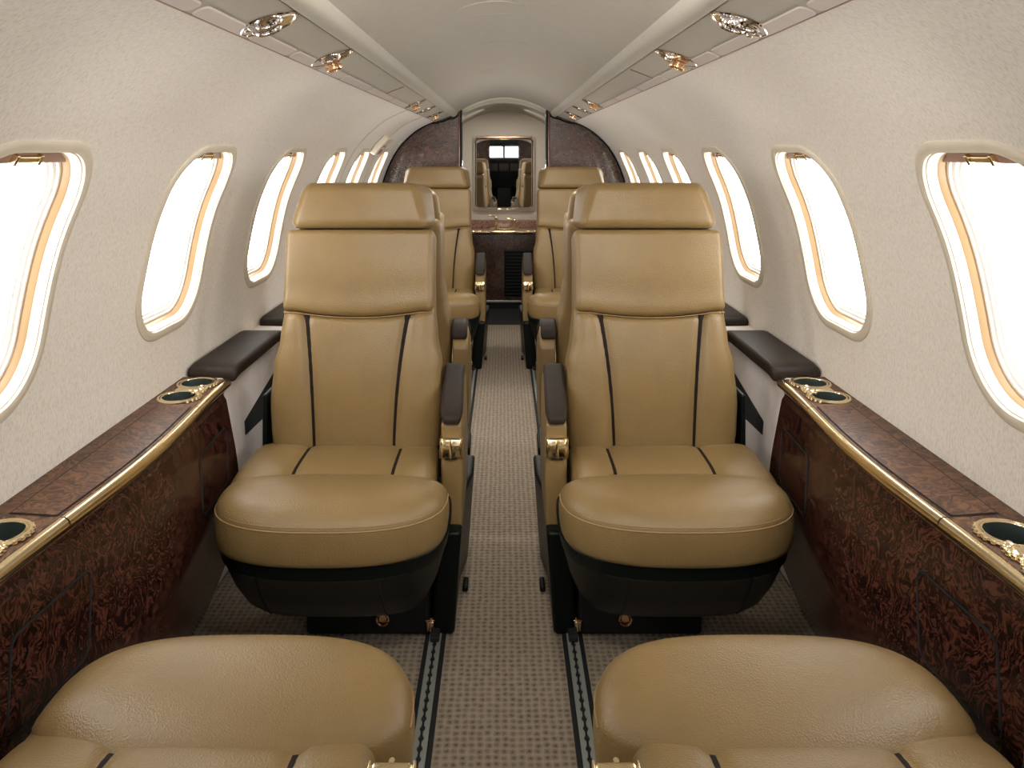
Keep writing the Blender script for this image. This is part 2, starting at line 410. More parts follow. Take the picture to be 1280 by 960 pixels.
# overhead service panels: frame (o=outer, i=inner); local u across (0 outer..1 inner)
PO, PI_ = Vector((.404, 1.2585)), Vector((.3125, 1.2945))
PN = Vector((-(PI_ - PO).y, (PI_ - PO).x)).normalized()
if PN.y > 0: PN = -PN
def psu(u, y, d=0):                     # d>0 toward the cabin
    p = PO + (PI_ - PO) * u + PN * d; return (p.x, y, p.y)
def psuM(u, y, s):                      # local frame: X across inward, Y along, Z out of the panel to the cabin
    p = psu(u, y); ax = (PI_ - PO).normalized()
    X = Vector((ax.x * s, 0, ax.y)); Z = Vector((PN.x * s, 0, PN.y)); Y = Z.cross(X)
    M = Matrix((X, Y, Z)).transposed().to_4x4(); M.translation = Vector((p[0] * s, y, p[2])); return M
sidename = {-1: 'left', 1: 'right'}
for s in (-1, 1):
    root = empty('overhead_panel', (0, 0, 0), label='long cream overhead service panel running above the %s row of windows' % sidename[s], cat='overhead panel',
                 group='overhead service panels')
    prof = [(-.06, -.012), (-.04, .0), (0, .0015), (.02, .002), (.97, .002), (.995, .0), (1.0, -.012)]
    g = grid(6, len(prof) - 1, lambda u, v: psu(prof[round(v * (len(prof) - 1))][0], YF + (YA - YF) * u, prof[round(v * (len(prof) - 1))][1]))
    obj('panel', flipx(g, s), CREAM2, root, sharp=20)
    g = rbox(.9, .004, .004, .001)
    obj('seam', flipx(tube([psu(.0, y, .0015) for y in (YF, 0, YA)], .0016, 6), s), SHADE, root)
    # slim lozenge shaped covers along the outer edge
    ys = [.55, .78, 1.01, 1.24, 1.47, 1.70, 1.93, 2.30, 2.75, 3.2]
    for a, b in zip(ys, ys[1:]):
        L = b - a - .014; c = (a + b) / 2
        g = prism(rr2(.0125, L / 2, .010, 6), .001, .005, 'z')
        g = mat(g, psuM(.16, c, 1))
        bevel(fixn(obj('strip_cover', flipx(g, s), STRIPC, root)), .0015, 2)
    if s == 1:
        for dy in (-.06, .06):
            pass
        g = tube([psu(.30, 2.02, .0035), psu(.92, 2.02, .0035)], .0012, 6)
        obj('hatch_line', flipx(g, s), SHADE, root)
    else:
        obj('hatch_line', flipx(tube([psu(.30, 2.55, .0035), psu(.92, 2.55, .0035)], .0012, 6), s), SHADE, root)
    FX = [(1.21, 2, 'first', 'paired chrome reading lamps in a leaf-shaped bezel overhead, nearest on the %s side'),
          (1.65, 1, 'second', 'chrome reading lamp with gold air nozzle overhead, second nearest on the %s side'),
          (3.20, 1, '', 'small overhead lamp with gold nozzle, foremost of the far trio on the %s side'),
          (3.65, 0, '', 'small overhead lamp without gold nozzle, middle of the far trio on the %s side'),
          (4.12, 1, '', 'small overhead lamp with gold nozzle, closest to the wooden divider on the %s side')]
    for y, k, _, lab in FX:
        M = psuM(.52, y, s)
        r = empty('reading_spotlight', M.translation, label=lab % sidename[s], cat='reading light', group='overhead lamps and nozzles'); r.rotation_euler = M.to_euler()
        R = .047
        def leaf(x, y, z): return (x * 1.0, y * (1.15 - .35 * (x / R) ** 2), z)
        g = xf(lathe([(R, .001), (R, .004), (R - .003, .006), (R - .006, .004), (R - .008, .0015)], 48), leaf)
        obj('bezel', g, CHROME, r)
        g = xf(lathe([(0, .0022), (R - .012, .0022), (R - .007, .004)], 48), leaf); obj('dish', g, CHROME, r)
        if k == 2: cents = [(-.008 , -.019), (.004, .018)]
        elif k == 1: cents = [(0, .014)]
        else: cents = [(0, 0)]
        for cx, cy in cents:
            T = Matrix.Translation((cx, cy, 0))
            l = obj('lamp', lathe([(.021, .002), (.021, .009), (.018, .012), (.015, .010), (.0145, .006)], 28, T), CHROME, r)
            obj('lens', lathe([(0, .0085), (.010, .008), (.0148, .006)], 24, T), GLASSD, l)
        if k == 2:
            obj('switch', merge(rbox(.012, .012, .012, .003, ctr=(-.032, 0, .006)), rbox(.01, .01, .01, .003, ctr=(-.028, .026, .006))), CHROME, r)
        if k == 1:
            g = []
            T = Matrix.Translation((-.006, -.018, 0))
            g.append(lathe([(.016, .002), (.016, .012), (.013, .014), (.013, .018), (.015, .019), (.015, .026), (.012, .028), (.008, .028), (.007, .022), (0, .022)], 24, T))
            for q in range(12):
                a = 2 * pi * q / 12
                g.append(rbox(.0035, .0035, .010, .0012, ctr=(-.006 + .0155 * cos(a), -.018 + .0155 * sin(a), .022)))
            obj('air_nozzle', merge(*g), COPPER, r)
# flush round covers in the ceiling
for y, x in ((1.78, -.03), (2.39, 0.0), (3.15, -.04)):
    rr = .078 if y < 3 else .05
    pts = [(x + rr * cos(a * pi / 24), y + rr * sin(a * pi / 24), czone(x + rr * cos(a * pi / 24)) - .0005) for a in range(48)]
    lab = {1.78: 'round flush ceiling cover cut by the top edge of the photo', 2.39: 'round flush ceiling cover, the middle and fully visible one',
           3.15: 'small round flush ceiling cover farthest toward the mirror'}[y]
    root = empty('ceiling_cover', (0, 0, 0), label=lab, cat='ceiling cover', group='flush ceiling covers')
    obj('rim', tube(pts, .0012, 6, closed=True), CREAM2, root)
    V = [(x, y, czone(x) - .0008)] + [(p[0], p[1], p[2] - .0003) for p in pts]
    obj('disc', (V, [(0, 1 + (k + 1) % 48, 1 + k) for k in range(48)]), CEIL, root)

# hatch seams and handle box on the left wall
for y, nm in ((3.39, 'trim_4'), (4.02, 'trim_5')):
    obj(nm, flipx(tube([wall_pt(y, tz(.57) + (ARC[-1] - tz(.57)) * k / 30, -.0006) for k in range(31)], .0014, 6), -1), CREAM2, kind='structure')
root = empty('exit_handle_box', (0, 0, 0), label='small cream recessed handle box above the far left windows', cat='handle box')
ty = tz(1.125)
def hb(x, y, z): return wall_pt(3.86 + x, ty + z, -y)
g = rbox(.17, .034, .115, .010, (3, 1, 5), 3, (0, .016, .0), hb); obj('housing', flipx(g, -1), CREAM, root)
g = rbox(.09, .004, .058, .002, (2, 1, 2), 2, (-.01, .0325, -.018), hb); obj('recess', flipx(g, -1), SHADE, root)
g = rbox(.06, .008, .018, .003, (2, 1, 2), 2, (-.01, .036, -.004), hb); obj('handle', flipx(g, -1), CREAM2, root)

# ------------------------------------------------------------------ wooden dividers
def divider_poly(gap, inset=.004):
    P = [(gap, 0.002)]
    P += [(wx(z) - inset, z) for z in [.002, .1, .2, .3, .4, .5, .6, .7, .76, .82, .88, .93, .98, 1.02, 1.06, 1.10, 1.13, 1.16, 1.18, 1.20, 1.22, 1.235, 1.25]]
    P += [(.403, 1.266), (.3125, 1.302), (.290, 1.310), (.275, 1.318), (gap, 1.325)]
    return P
for yy, aft in ((4.70, True), (-2.55, False)):
    for s in (-1, 1):
        lab = ('glossy dark burl wood divider panel left of the mirror opening' if s < 0 else 'glossy dark burl wood divider panel right of the mirror opening') if aft else \
              ('dark burl divider behind the camera on the %s, seen in the mirror' % sidename[s])
        root = empty('wood_divider', (0, 0, 0), label=lab, cat='divider', group='cabin divider panels')
        d = 1 if aft else -1
        a, b = sorted((yy, yy + .03 * d))
        o = fixn(obj('panel', flipx(prism(divider_poly(.262), a, b), s), BURLAFT, root, smooth=False)); bevel(o, .0015, 2)
        P = divider_poly(.262, .006)[1:-5] + [(.392, 1.250), (.35, 1.262), (.318, 1.276), (.305, 1.276), (.292, 1.279), (.276, 1.290), (.266, 1.306)]
        g = tube([(x, yy - .001 * d, z) for x, z in P], .0055, 6)
        obj('edge_piping', flipx(g, s), BLACK, root)
        g = rbox(.011, .05, 1.318, .002, ctr=(.264, yy + .018 * d, .660)); obj('edge_post', flipx(g, s), REDW, root)
        g = rbox(.013, .05, 1.325, .002, ctr=(.252, yy + .02 * d, .664)); obj('door_track', flipx(g, s), BLACK, root)
        if aft:
            g = rbox(.003, .05, .50, .001, ctr=(.2445, yy + .018, .78)); obj('chrome_strip', flipx(g, s), CHROME, root)

# ------------------------------------------------------------------ lavatory beyond the dividers
LY = 5.72
obj('wall_aft', rbox(1.3, .03, 1.45, .001, ctr=(0, LY + .015, .72)), LAVWALL, kind='structure', smooth=False)
for s, nm in ((-1, 'wall_aft_left'), (1, 'wall_aft_right')):
    obj(nm, rbox(.03, 1.02, 1.35, .001, ctr=(s * .56, 5.22, .67)), LAVWALL, kind='structure', smooth=False)
def lz(x): return max(1.24, 1.374 - .082 * (x / .27) ** 2)
obj('ceiling_aft', grid(40, 4, lambda u, v: ((2 * u - 1) * .56, YA + .02 + (LY - YA) * v, lz((2 * u - 1) * .559))), CEIL, kind='structure', sharp=0)
obj('trim_6', grid(40, 2, lambda u, v: ((2 * u - 1) * .285, YA + .019, lerp(lz((2 * u - 1) * .285) - .004, max(czone((2 * u - 1) * .285), lz((2 * u - 1) * .285)) + .01, v))), CEIL, kind='structure', sharp=0)
# arched header bead at the opening
obj('trim_3', tube([((2 * k / 40 - 1) * .25, YA + .012, min(czone((2 * k / 40 - 1) * .25) - .004, 1.399)) for k in range(41)], .006, 8), CREAM, kind='structure')
# mirror
root = empty('wall_mirror', (0, LY, .62), label='rectangular wall mirror with rounded silver frame above the sink', cat='mirror')
mw, z0, z1 = .226, .655, 1.200
zc, hh = (z0 + z1) / 2, (z1 - z0) / 2
gl = [(x, z + zc - .62) for x, z in rr2(mw - .028, hh - .028, .025)]
o = fixn(obj('mirror_glass', prism(gl, -.022, -.010), MIRROR, root, smooth=False))
g = tube([(x, -.018, z + zc - .62) for x, z in rr2(mw - .020, hh - .022, .035)], .011, 10, closed=True)
obj('inner_frame', g, CHROME, root)
ou, inn = rr2(mw, hh, .03), rr2(mw - .014, hh - .016, .03); n = len(ou); zz = zc - .62
V = [(x, -.008, z + zz) for x, z in ou] + [(x, -.018, z + zz) for x, z in inn] + [(x, 0.0, z + zz) for x, z in ou]
F = [(k, (k + 1) % n, n + (k + 1) % n, n + k) for k in range(n)] + [(2 * n + k, 2 * n + (k + 1) % n, (k + 1) % n, k) for k in range(n)]
fixn(obj('outer_frame', (V, F), STRIPC, root, label='matt taupe outer frame'))
obj('top_bar', rbox(.40, .020, .014, .004, ctr=(0, -.028, z1 - .62 - .016)), COPPER, root)
# vanity
root = empty('vanity_cabinet', (0, 5.5, 0), label='dark burl vanity cabinet with a black slatted panel under the sink', cat='vanity cabinet')
obj('cabinet_body', rbox(1.06, .17, .46, .006, ctr=(0, .10, .285)), BURLAFT, root)
obj('kick_strip', rbox(1.06, .012, .016, .003, ctr=(0, .008, .050)), SATIN, root)
obj('kick_plate', rbox(1.04, .15, .05, .002, ctr=(0, .10, .022)), BLACKM, root)
vp = obj('slatted_panel', rbox(.215, .010, .32, .004, ctr=(.110, .012, .245)), BLACK, root)
for k in range(14): obj('slat', rbox(.195, .008, .013, .002, ctr=(.110, .004, .10 + k * .0225)), BLACK, vp)
root = empty('vanity_counter', (0, 5.5, .515), label='red-brown granite sink counter with gold front edge below the mirror', cat='counter')
obj('slab', rbox(1.06, .21, .026, .004, ctr=(0, .105, .014)), GRANITE, root)
obj('backsplash', rbox(1.06, .012, .055, .002, ctr=(0, .205, .054)), GRANITE, root)
g = tube([(-.2 + .4 * k / 24, -.004 - .035 * sin(pi * k / 24), .014) for k in range(25)], .010, 8)
obj('gold_edge', merge(g, rbox(.32, .008, .018, .003, ctr=(-.36, 0, .014)), rbox(.32, .008, .018, .003, ctr=(.36, 0, .014))), GOLD, root)
def ell(x, y, z): return (x * 1.5, y, z)
g = move(xf(lathe([(.072, .0), (.074, .004), (.068, .006), (.06, .0), (0, -.0005)], 40), ell), (0, .07, .029)); obj('basin', g, GOLD, root)
for x, lab in ((-.055, 'tall gold faucet with side lever standing left on the granite counter'), (.075, 'short gold tap standing right on the granite counter')):
    r = empty('faucet', (x, 5.62, .543), label=lab, cat='faucet', group='gold taps on the granite counter')
    h = .075 if x < 0 else .058
    obj('stem', lathe([(0, 0), (.018, 0), (.018, .006), (.010, .012), (.009, h * .7), (.013, h * .75), (.013, h), (.004, h + .006), (0, h + .006)], 20), GOLD, r)
    obj('spout', tube([(0, -.005, h * .55), (0, -.03, h * .75), (0, -.055, h * .6), (0, -.06, h * .45)], .006, 8), GOLD, r)
    obj('lever', tube([(0, 0, h), (-.02, 0, h + .012), (-.05, -.004, h + .016)], .0045, 8), GOLD, r)

# ------------------------------------------------------------------ cockpit end behind the camera (seen in the mirror)
g = merge(rbox(1.5, .04, .98, .001, ctr=(0, YF, .49)), rbox(1.5, .04, .3, .001, ctr=(0, YF, 1.33)), rbox(.05, .04, .3, .001, ctr=(0, YF, 1.10)),
          rbox(.5, .04, .3, .001, ctr=(-.54, YF, 1.10)), rbox(.5, .04, .3, .001, ctr=(.54, YF, 1.10)))
obj('wall_front', g, BLACK, kind='structure', smooth=False)
for s, k in ((-1, wi + 1), (1, wi + 2)):
    r = empty('window_%d' % k, (0, 0, 0), kind='structure'); obj('pane', rbox(.265, .006, .22, .001, ctr=(s * .1575, YF, 1.08)), GLASS, r)
    obj('frame', merge(rbox(.27, .05, .008, .002, ctr=(s * .1575, YF, .975)), rbox(.27, .05, .008, .002, ctr=(s * .1575, YF, 1.185))), BLACK, r)
root = empty('instrument_panel', (0, -3.4, 0), label='dark cockpit instrument panel seen tiny in the mirror', cat='instrument panel')
obj('console', rbox(1.2, .25, .5, .02, ctr=(0, 0, .68)), BLACK, root); obj('glareshield', rbox(1.24, .32, .03, .012, ctr=(0, .02, .945)), BLACKM, root)
for x in (-.45, -.2, 0, .2, .45): obj('screen', rbox(.17, .01, .14, .005, ctr=(x, .128, .80)), GLASSD, root)
obj('pedestal', rbox(.26, .55, .45, .02, ctr=(0, .38, .226)), BLACK, root)

# ------------------------------------------------------------------ seat tracks in the floor
for s in (-1, 1):
    root = empty('seat_track', (s * .152, 0, 0), label='grey scalloped metal seat track in the floor on the %s of the aisle' % sidename[s], cat='seat track', group='floor seat tracks')
    ya, yb = -.6, 4.5
    obj('groove', rbox(.046, yb - ya, .003, .0008, ctr=(0, (ya + yb) / 2, .0012)), BLACKM, root)
    np_ = 6 * int((yb - ya) / .0254); V = []; F = []
    for q in range(np_ + 1):
        y = ya + (yb - ya) * q / np_; e = .0022 + .0036 * max(0, cos(2 * pi * q / 6)) ** .8 if True else 0
        for x, z in ((-.0130, .0028), (-.0130, .0062), (-e, .0062), (-e, .003), (e, .003), (e, .0062), (.0130, .0062), (.0130, .0028)): V.append((x, y, z))
    for q in range(np_):
        for k in (0, 1, 2, 4, 5, 6): F.append((q * 8 + k, (q + 1) * 8 + k, (q + 1) * 8 + k + 1, q * 8 + k + 1))
    fixn(obj('channel', (V, F), TRACKM, root, sharp=30))

# ------------------------------------------------------------------ side consoles and armrest ledges
def railx(y, ya, yb):
    t = max(0, min(1, (y - ya) / (yb - ya))); return .650 - .020 * sin(pi * t) ** 2
SIDE = spline([(.000, .502), (-.012, .44), (-.026, .36), (-.030, .28), (-.010, .15), (.048, .0)], 4)   # offset from rail x, z
def side_at(z):
    for a, b in zip(SIDE, SIDE[1:]):
        if b[1] <= z <= a[1]: return lerp(a[0], b[0], (a[1] - z) / (a[1] - b[1]))
    return 0
TOPZ = .548
def console(s, ya, yb, label, cups=True):
    root = empty('side_console', (0, 0, 0), label=label, cat='side console', group='burl side consoles')
    rx = lambda y: railx(y, ya, yb)
    ny = 28
    # top slab: closed
    sec = lambda y: [(rx(y) + .004, TOPZ - .030), (rx(y) + .002, TOPZ - .004), (rx(y) + .006, TOPZ), (.752, TOPZ + .006), (.752, TOPZ - .030)]
    V = []; F = []; n = 5
    for q in range(ny + 1):
        y = lerp(ya, yb, q / ny); V += [(x, y, z) for x, z in sec(y)]
    for q in range(ny):
        for k in range(n): F.append((q * n + k, q * n + (k + 1) % n, (q + 1) * n + (k + 1) % n, (q + 1) * n + k))
    F.append(tuple(range(n))); F.append(tuple(ny * n + k for k in reversed(range(n))))
    top = fixn(obj('top', flipx((V, F), s), BURL_LIT, root, sharp=30))
    stations = []
    if cups:
        stations = [(yb - .040 - .005, yb - .040 - .108), (ya + .145, ya + .040)]
        cy = [y for st in stations for y in st]
        cut(top, [move(lathe([(0, -.2), (.0345, -.2), (.0345, .2), (0, .2)], 40), (s * .7005, y, TOPZ)) for y in cy])
    # side panel
    g = grid(ny, len(SIDE) - 1, lambda u, v: (rx(lerp(ya, yb, u)) + SIDE[round(v * (len(SIDE) - 1))][0], lerp(ya, yb, u), SIDE[round(v * (len(SIDE) - 1))][1]))
    obj('side_panel', flipx(g, s), BURL, root, sharp=0)
    g = grid(ny, 3, lambda u, v: (rx(lerp(ya, yb, u)) + .003 + .006 * sin(pi * v) - .003 * v, lerp(ya, yb, u), lerp(TOPZ - .016, .501, v)))
    obj('apron', flipx(g, s), BURL, root, sharp=0)
    # gold rail in three lengths
    la, lb = ya + .205, yb - .205
    for a, b in ((ya, la - .003), (la, lb), (lb + .003, yb)):
        P = [(rx(lerp(a, b, k / 14)), lerp(a, b, k / 14), TOPZ - .010) for k in range(15)]
        obj('gold_rail', flipx(tube(P, .0112, 14), s), GOLD, root)
    # folding table lid
    def lid(ins, z):
        V = []
        for y in [la + ins + (lb - la - 2 * ins) * k / 16 for k in range(17)]:
            V += [(rx(y) + .010 + ins * .6, y, z), (.722 - ins, y, z + .0038)]
        return V, [(2 * k, 2 * k + 1, 2 * k + 3, 2 * k + 2) for k in range(16)]
    gp = obj('lid_gap', flipx(lid(0, TOPZ + .0012), s), BLACKM, root, smooth=False)
    L = fixn(obj('table_lid', flipx(lid(.003, TOPZ + .0022), s), BURL_LIT, root, smooth=False))
    # little doors in the side panel
    for a, b in ((ya + .055, ya + .235), (yb - .235, yb - .055)):
        def dr(dy, dz, off, a=a, b=b):
            y = (a + b) / 2 + dy; z = .395 + dz; return (rx(y) + side_at(z) - off, y, z)
        hw, hh2 = (b - a) / 2, .055
        pts = rr2(hw, hh2, .016, 6)
        ring = tube([dr(x + z * .35, z, .0008) for x, z in pts], .0022, 6, closed=True)
        d = obj('storage_door', flipx(([dr(0, 0, .0016)] + [dr((x + z * .35) * .97, z * .96, .0016) for x, z in pts], [(0, 1 + k, 1 + (k + 1) % len(pts)) for k in range(len(pts))]), s), BURL, root)
        fixn(d); obj('door_gap', flipx(ring, s), BLACKM, d)
    # cup holders
    for (y1, y2) in stations:
        for y in (y1, y2):
            c = (s * .7005, y, TOPZ + .0035)
            ch = obj('cup_holder', move(lathe([(.0335, .002), (.033, -.010), (.032, -.028), (0, -.028)], 36), c), CUPM, root)
            obj('cup_ring', move(lathe([(.0335, .000), (.0345, .003), (.0365, .0035), (.0380, .001), (.0385, .0005), (.0400, .0030), (.0435, .0030), (.0455, .0005)], 48), c), GOLD, ch)
            for k in range(5): 
                a = 2 * pi * k / 5 + .3
                obj('cup_grip', move(lathe([(.004, -.0275), (.003, -.0255), (0, -.025)], 10), (c[0] + .022 * cos(a), c[1] + .022 * sin(a), c[2])), CHROME, ch)
        ym = (y1 + y2) / 2; gs = []
        gs.append(rbox(.052, .026, .005, .002, (4, 2, 1), 2, (.7005, ym, TOPZ + .005)))
        obj('bridge_plate', flipx(merge(*gs), s), GOLD, root)
        gs = []
        xo = .669
        for k in range(9):
            a = pi * k / 8; gs.append(lathe([(0, .0), (.0048, .001), (.004, .006), (0, .0075)], 10, Matrix.Translation((xo + .012 - .017 * sin(a), ym + .026 * cos(a), TOPZ + .001))))
        for q in (-1, 1):
            P = [(xo + .006 + (.011 - .0012 * k) * cos(q * k * .55), ym + q * .012 + (.011 - .0012 * k) * sin(q * k * .55), TOPZ + .006) for k in range(9)]
            gs.append(tube(P, .0028, 7))
        gs.append(lathe([(0, 0), (.009, 0), (.0085, .006), (.004, .0085), (0, .009)], 16, Matrix.Translation((xo + .003, ym, TOPZ + .001))))
        # scalloped edge along the ring rims facing the aisle
        for y in (y1, y2):
            for k in range(7):
                a = pi + (k - 3) * .26
                gs.append(lathe([(0, 0), (.0045, .001), (.0035, .005), (0, .006)], 8, Matrix.Translation((.7005 + .043 * cos(a), y + .043 * sin(a), TOPZ + .001))))
        obj('ornament', flipx(merge(*gs), s), GOLD, root)
    return root
def ledge(s, ya, yb, pads, wedges, label):
    root = empty('armrest_ledge', (0, 0, 0), label=label, cat='armrest ledge', group='suede armrest ledges')
    sec = [(.664, TOPZ - .012), (.672, TOPZ - .004), (.752, TOPZ)]
    sec = [(.752, .50)] + [(.720, 0.0)] + [(.658 + a, z) for a, z in reversed(SIDE)][1:] + [(.654, .53), (.657, TOPZ - .004), (.664, TOPZ)] + [(.752, TOPZ + .002)]
    o = fixn(obj('ledge_body', flipx(prism(sec, ya, yb), s), SUEDE, root, sharp=30))
    for a, b in pads:
        def pf(x, y, z, a=a, b=b):
            t = (y - a) / (b - a)
            return (x, y, z - .010 * max(0, (abs(t - .5) * 2 - .86) / .14) ** 2)
        g = rbox(.118, b - a, .032, .011, (3, 14, 1), 4, (.689, (a + b) / 2, TOPZ + .012), pf)
        obj('armrest_pad', flipx(g, s), PAD, root)
    for poly in wedges:
        V = []
        for e in (.0015, -.01):
            V += [(.658 + side_at(z) - e, y, z) for y, z in poly]
        n = len(poly)
        F = [tuple(range(n)), tuple(reversed(range(n, 2 * n)))] + [(i, i + n, (i + 1) % n + n, (i + 1) % n) for i in range(n)]
        fixn(obj('slot', flipx((V, F), s), BLACKM, root, smooth=False))
    return root
for s in (-1, 1):
    S = sidename[s]
    console(s, .96, 1.872, 'near %s burl side console with gold rail, two pairs of cup holders and table lid' % S)
    console(s, 2.80, 3.96, 'far %s burl side console mostly hidden behind the seats' % S)
    W1 = [[(1.965, .385), (1.975, .415), (2.36, .475), (2.36, .37)]]
    W2 = [[(2.38, .37), (2.38, .475), (2.72, .415), (2.73, .385)]]
    ledge(s, -.45, .957, [(.28, .90)], [[(.45, .37), (.45, .475), (.84, .415), (.85, .385)]], '%s pale suede armrest ledge at the near bottom corner of the photo' % S)
    ledge(s, 1.875, 2.797, [(1.882, 2.29), (2.44, 2.79)], W1 + W2, '%s pale suede ledge with black armrest pads beside the middle seats' % S)
    ledge(s, 3.963, 4.69, [(3.97, 4.32)], [], '%s pale suede armrest ledge beside the farthest seat' % S)

# ------------------------------------------------------------------ seats
def sstripe(v):                         # half distance of the two dark stripes on the backrest, v = height along the back
    t = max(0, min(1, v / .335)); return .094 + .008 * t + .022 * t ** 2.2
def bhw(v):
    pts = [(0, .196), (.06, .202), (.12, .205), (.20, .200), (.27, .188), (.335, .182), (.42, .1805), (.53, .181), (.66, .176)]
    for (a, p), (b, q) in zip(pts, pts[1:]):
        if v <= b:
            t = max(0, min(1, (v - a) / (b - a))); t = t * t * (3 - 2 * t); return lerp(p, q, t)
    return .176
def lower_w(u, v):                      # front surface of the lower panel (negative = toward the sitter)
    h = bhw(v); a = abs(u); sp = sstripe(v)
    b = -.016 * (1 - (u / h) ** 2)
    b += -.014 * sin(pi * min(1, v / .335)) ** 1.0
    if a > sp: b += -.014 * sin(pi * min(1, (a - sp) / (h - sp))) * (1 - .4 * v / .335)
    b += .007 * math.exp(-((a - sp) / .010) ** 2)
    return b
def seamv(u): return .334 - .012 * (1 - min(1, (abs(u) / .15)) ** 2)
def pts_M(recline):
    M = Matrix.Translation((0, .0, .362)) @ Matrix.Rotation(-radians(recline), 4, 'X')
    return M
def make_seat(side, recline, name='cabin_seat', stow=0, dx=0.):
    root = empty(name, (0, 0, 0))
    P = lambda nm, g, m, par=root, **k: obj(nm, flipx(g, side), m, par, **k)
    # ---- floor unit
    g = rbox(.275, .26, .115, .010, ctr=(.045, .015, .0585)); P('floor_box', g, BLACKM)
    def leg(x, y, z):
        t = z / .26; return (x + .018 * t + .014 * max(0, min(1, (y - .12) / .05)), y - .010 * t, z)
    g = rbox(.052, .46, .235, .010, (1, 4, 4), 3, (.213, .115, .1185), leg); P('aisle_side_base', g, BLACK)
    # skirt under the cushion
    def plan(a, hw, yt, yr, ex=2.7):
        c, s_ = cos(a), sin(a)
        x = hw * math.copysign(abs(c) ** (2 / ex), c)
        yc = -.20
        y = yc + (math.copysign(abs(s_) ** (2 / ex), s_) * ((yr - yc) if s_ > 0 else (yc - yt)))
        return x, y
    n = 72; rows = [(.300, .232, -.385, .12), (.292, .236, -.392, .12), (.268, .232, -.388, .12), (.258, .228, -.376, .12), (.200, .212, -.335, .12), (.150, .190, -.290, .11), (.128, .170, -.262, .10), (.120, .150, -.24, .09)]
    V = []; F = []
    for z, hw, yt, yr in rows:
        for k in range(n):
            x, y = plan(2 * pi * k / n, hw, yt, yr); V.append((x + (0.0), y, z))
    for q in range(len(rows) - 1):
        for k in range(n): F.append((q * n + k, (q + 1) * n + k, (q + 1) * n + (k + 1) % n, q * n + (k + 1) % n))
    F.append(tuple(range(n))); F.append(tuple((len(rows) - 1) * n + k for k in reversed(range(n))))
    sk = P('skirt', (V, F), BLACK); 
    for o in (sk,): fixn(o)
    for xx in (.11, -.13):
        # vertical seams on the skirt front
        P_ = []
        for z, hw, yt, yr in rows[2:7]:
            ka = min((a_ * pi / 360 for a_ in range(360, 720)), key=lambda a: abs(plan(a, hw, yt, yr)[0] - xx))
            x, y = plan(ka, hw, yt, yr); P_.append((x, y - .0003, z))
        P('skirt_seam', tube(P_, .0018, 6), BLACKM, sk)
    # pull ring and lock tab
    g = tube([(.080 + .0135 * cos(a * pi / 12), -.121, .040 + .0135 * sin(a * pi / 12)) for a in range(24)], .0022, 8, closed=True)
    ring = P('pull_ring', merge(g, rbox(.008, .008, .008, .002, ctr=(.080, -.118, .054))), COPPER)
    g = lathe([(0, .003), (.0085, .002), (.0095, 0)], 20, Matrix.Translation((.080, -.116, .040)) @ Matrix.Rotation(radians(90), 4, 'X')); P('ring_plate', g, COPPER, ring)
    P('ring_mark', rbox(.024, .002, .002, .0005, ctr=(.080, -.118, .035)), COPPER, ring)
    g = rbox(.016, .006, .022, .002, (1, 1, 1), 2, (.186, -.126, .028), lambda x, y, z: (x + (.186 - x) * (.039 - z) * 12, y, z))
    P('floor_lock', merge(g, rbox(.020, .012, .003, .001, ctr=(.186, -.122, .041))), COPPER)
    P('track_foot', rbox(.020, .10, .012, .003, ctr=(.198, -.10, .0125)), BLACKM)
    P('release_pedal', rbox(.014, .052, .014, .006, ctr=(.255, .085, .008)), BLACK)
    # ---- cushion (rear)
    def cu(x, y, z):
        if z > .35:
            u = x - (-.022); b = .009 * (1 - min(1, (u / .22) ** 2)) * (1 - min(1, ((y + .09) / .14) ** 2))
            for xs in (-.108, .108):
                b -= .007 * math.exp(-((x - xs - (.0)) / .009) ** 2)
            z += b
            if x > .108: z += .003 * sin(pi * min(1, (x - .108) / .09))
            if x < -.108: z += .006 * sin(pi * min(1, (-.108 - x) / .13))
            z -= .008 * max(0, (y + .02) / .05) if y > -.02 else 0
            z -= .014 * max(0, min(1, (-.13 - y) / .08)) ** 2 * .999
        return (x, y, z)
    g = rbox(.437, .30, .090, .022, (46, 16, 2), 4, (-.0215, -.115, .338), cu)
    cush = P('seat_cushion', g, LEATHER, sharp=0)
    for xs in (-.108, .108):
        V = []; m = 24
        for k in range(m + 1):
            y = lerp(-.262, .024, k / m); w = .0042
            x0 = xs
            for dx in (-w, -w * .4, w * .4, w):
                V.append((x0 + dx, y, cu(x0 + dx, y, .383)[2] + (.0018 if abs(dx) < w * .6 else .0002)))
        F = [(k * 4 + q, k * 4 + q + 1, k * 4 + q + 5, k * 4 + q + 4) for k in range(m) for q in range(3)]
        P('stripe', (V, F), STRIPE, cush)
    # ---- bolster
    n = 96
    def outline(a):
        c, s_ = cos(a), sin(a)
        if s_ <= 0:
            ex = 2.6; x = .2335 * math.copysign(abs(c) ** (2 / ex), c); y = -.245 - .157 * abs(s_) ** (2 / ex)
        else:
            ex = 4.5; x = .2335 * math.copysign(abs(c) ** (2 / ex), c); y = -.245 + .090 * s_ ** (2 / ex) * (1 - .55 * abs(x / .236) ** 2.5)
        return x, y
    rows = []
    for f in (.12, .25, .4, .52, .62, .70, .77, .83, .88, .92, .95, .972, .987, .996, 1.0):
        rows.append((f, 0))
    V = [(0, -.285, .4112)]; F = []
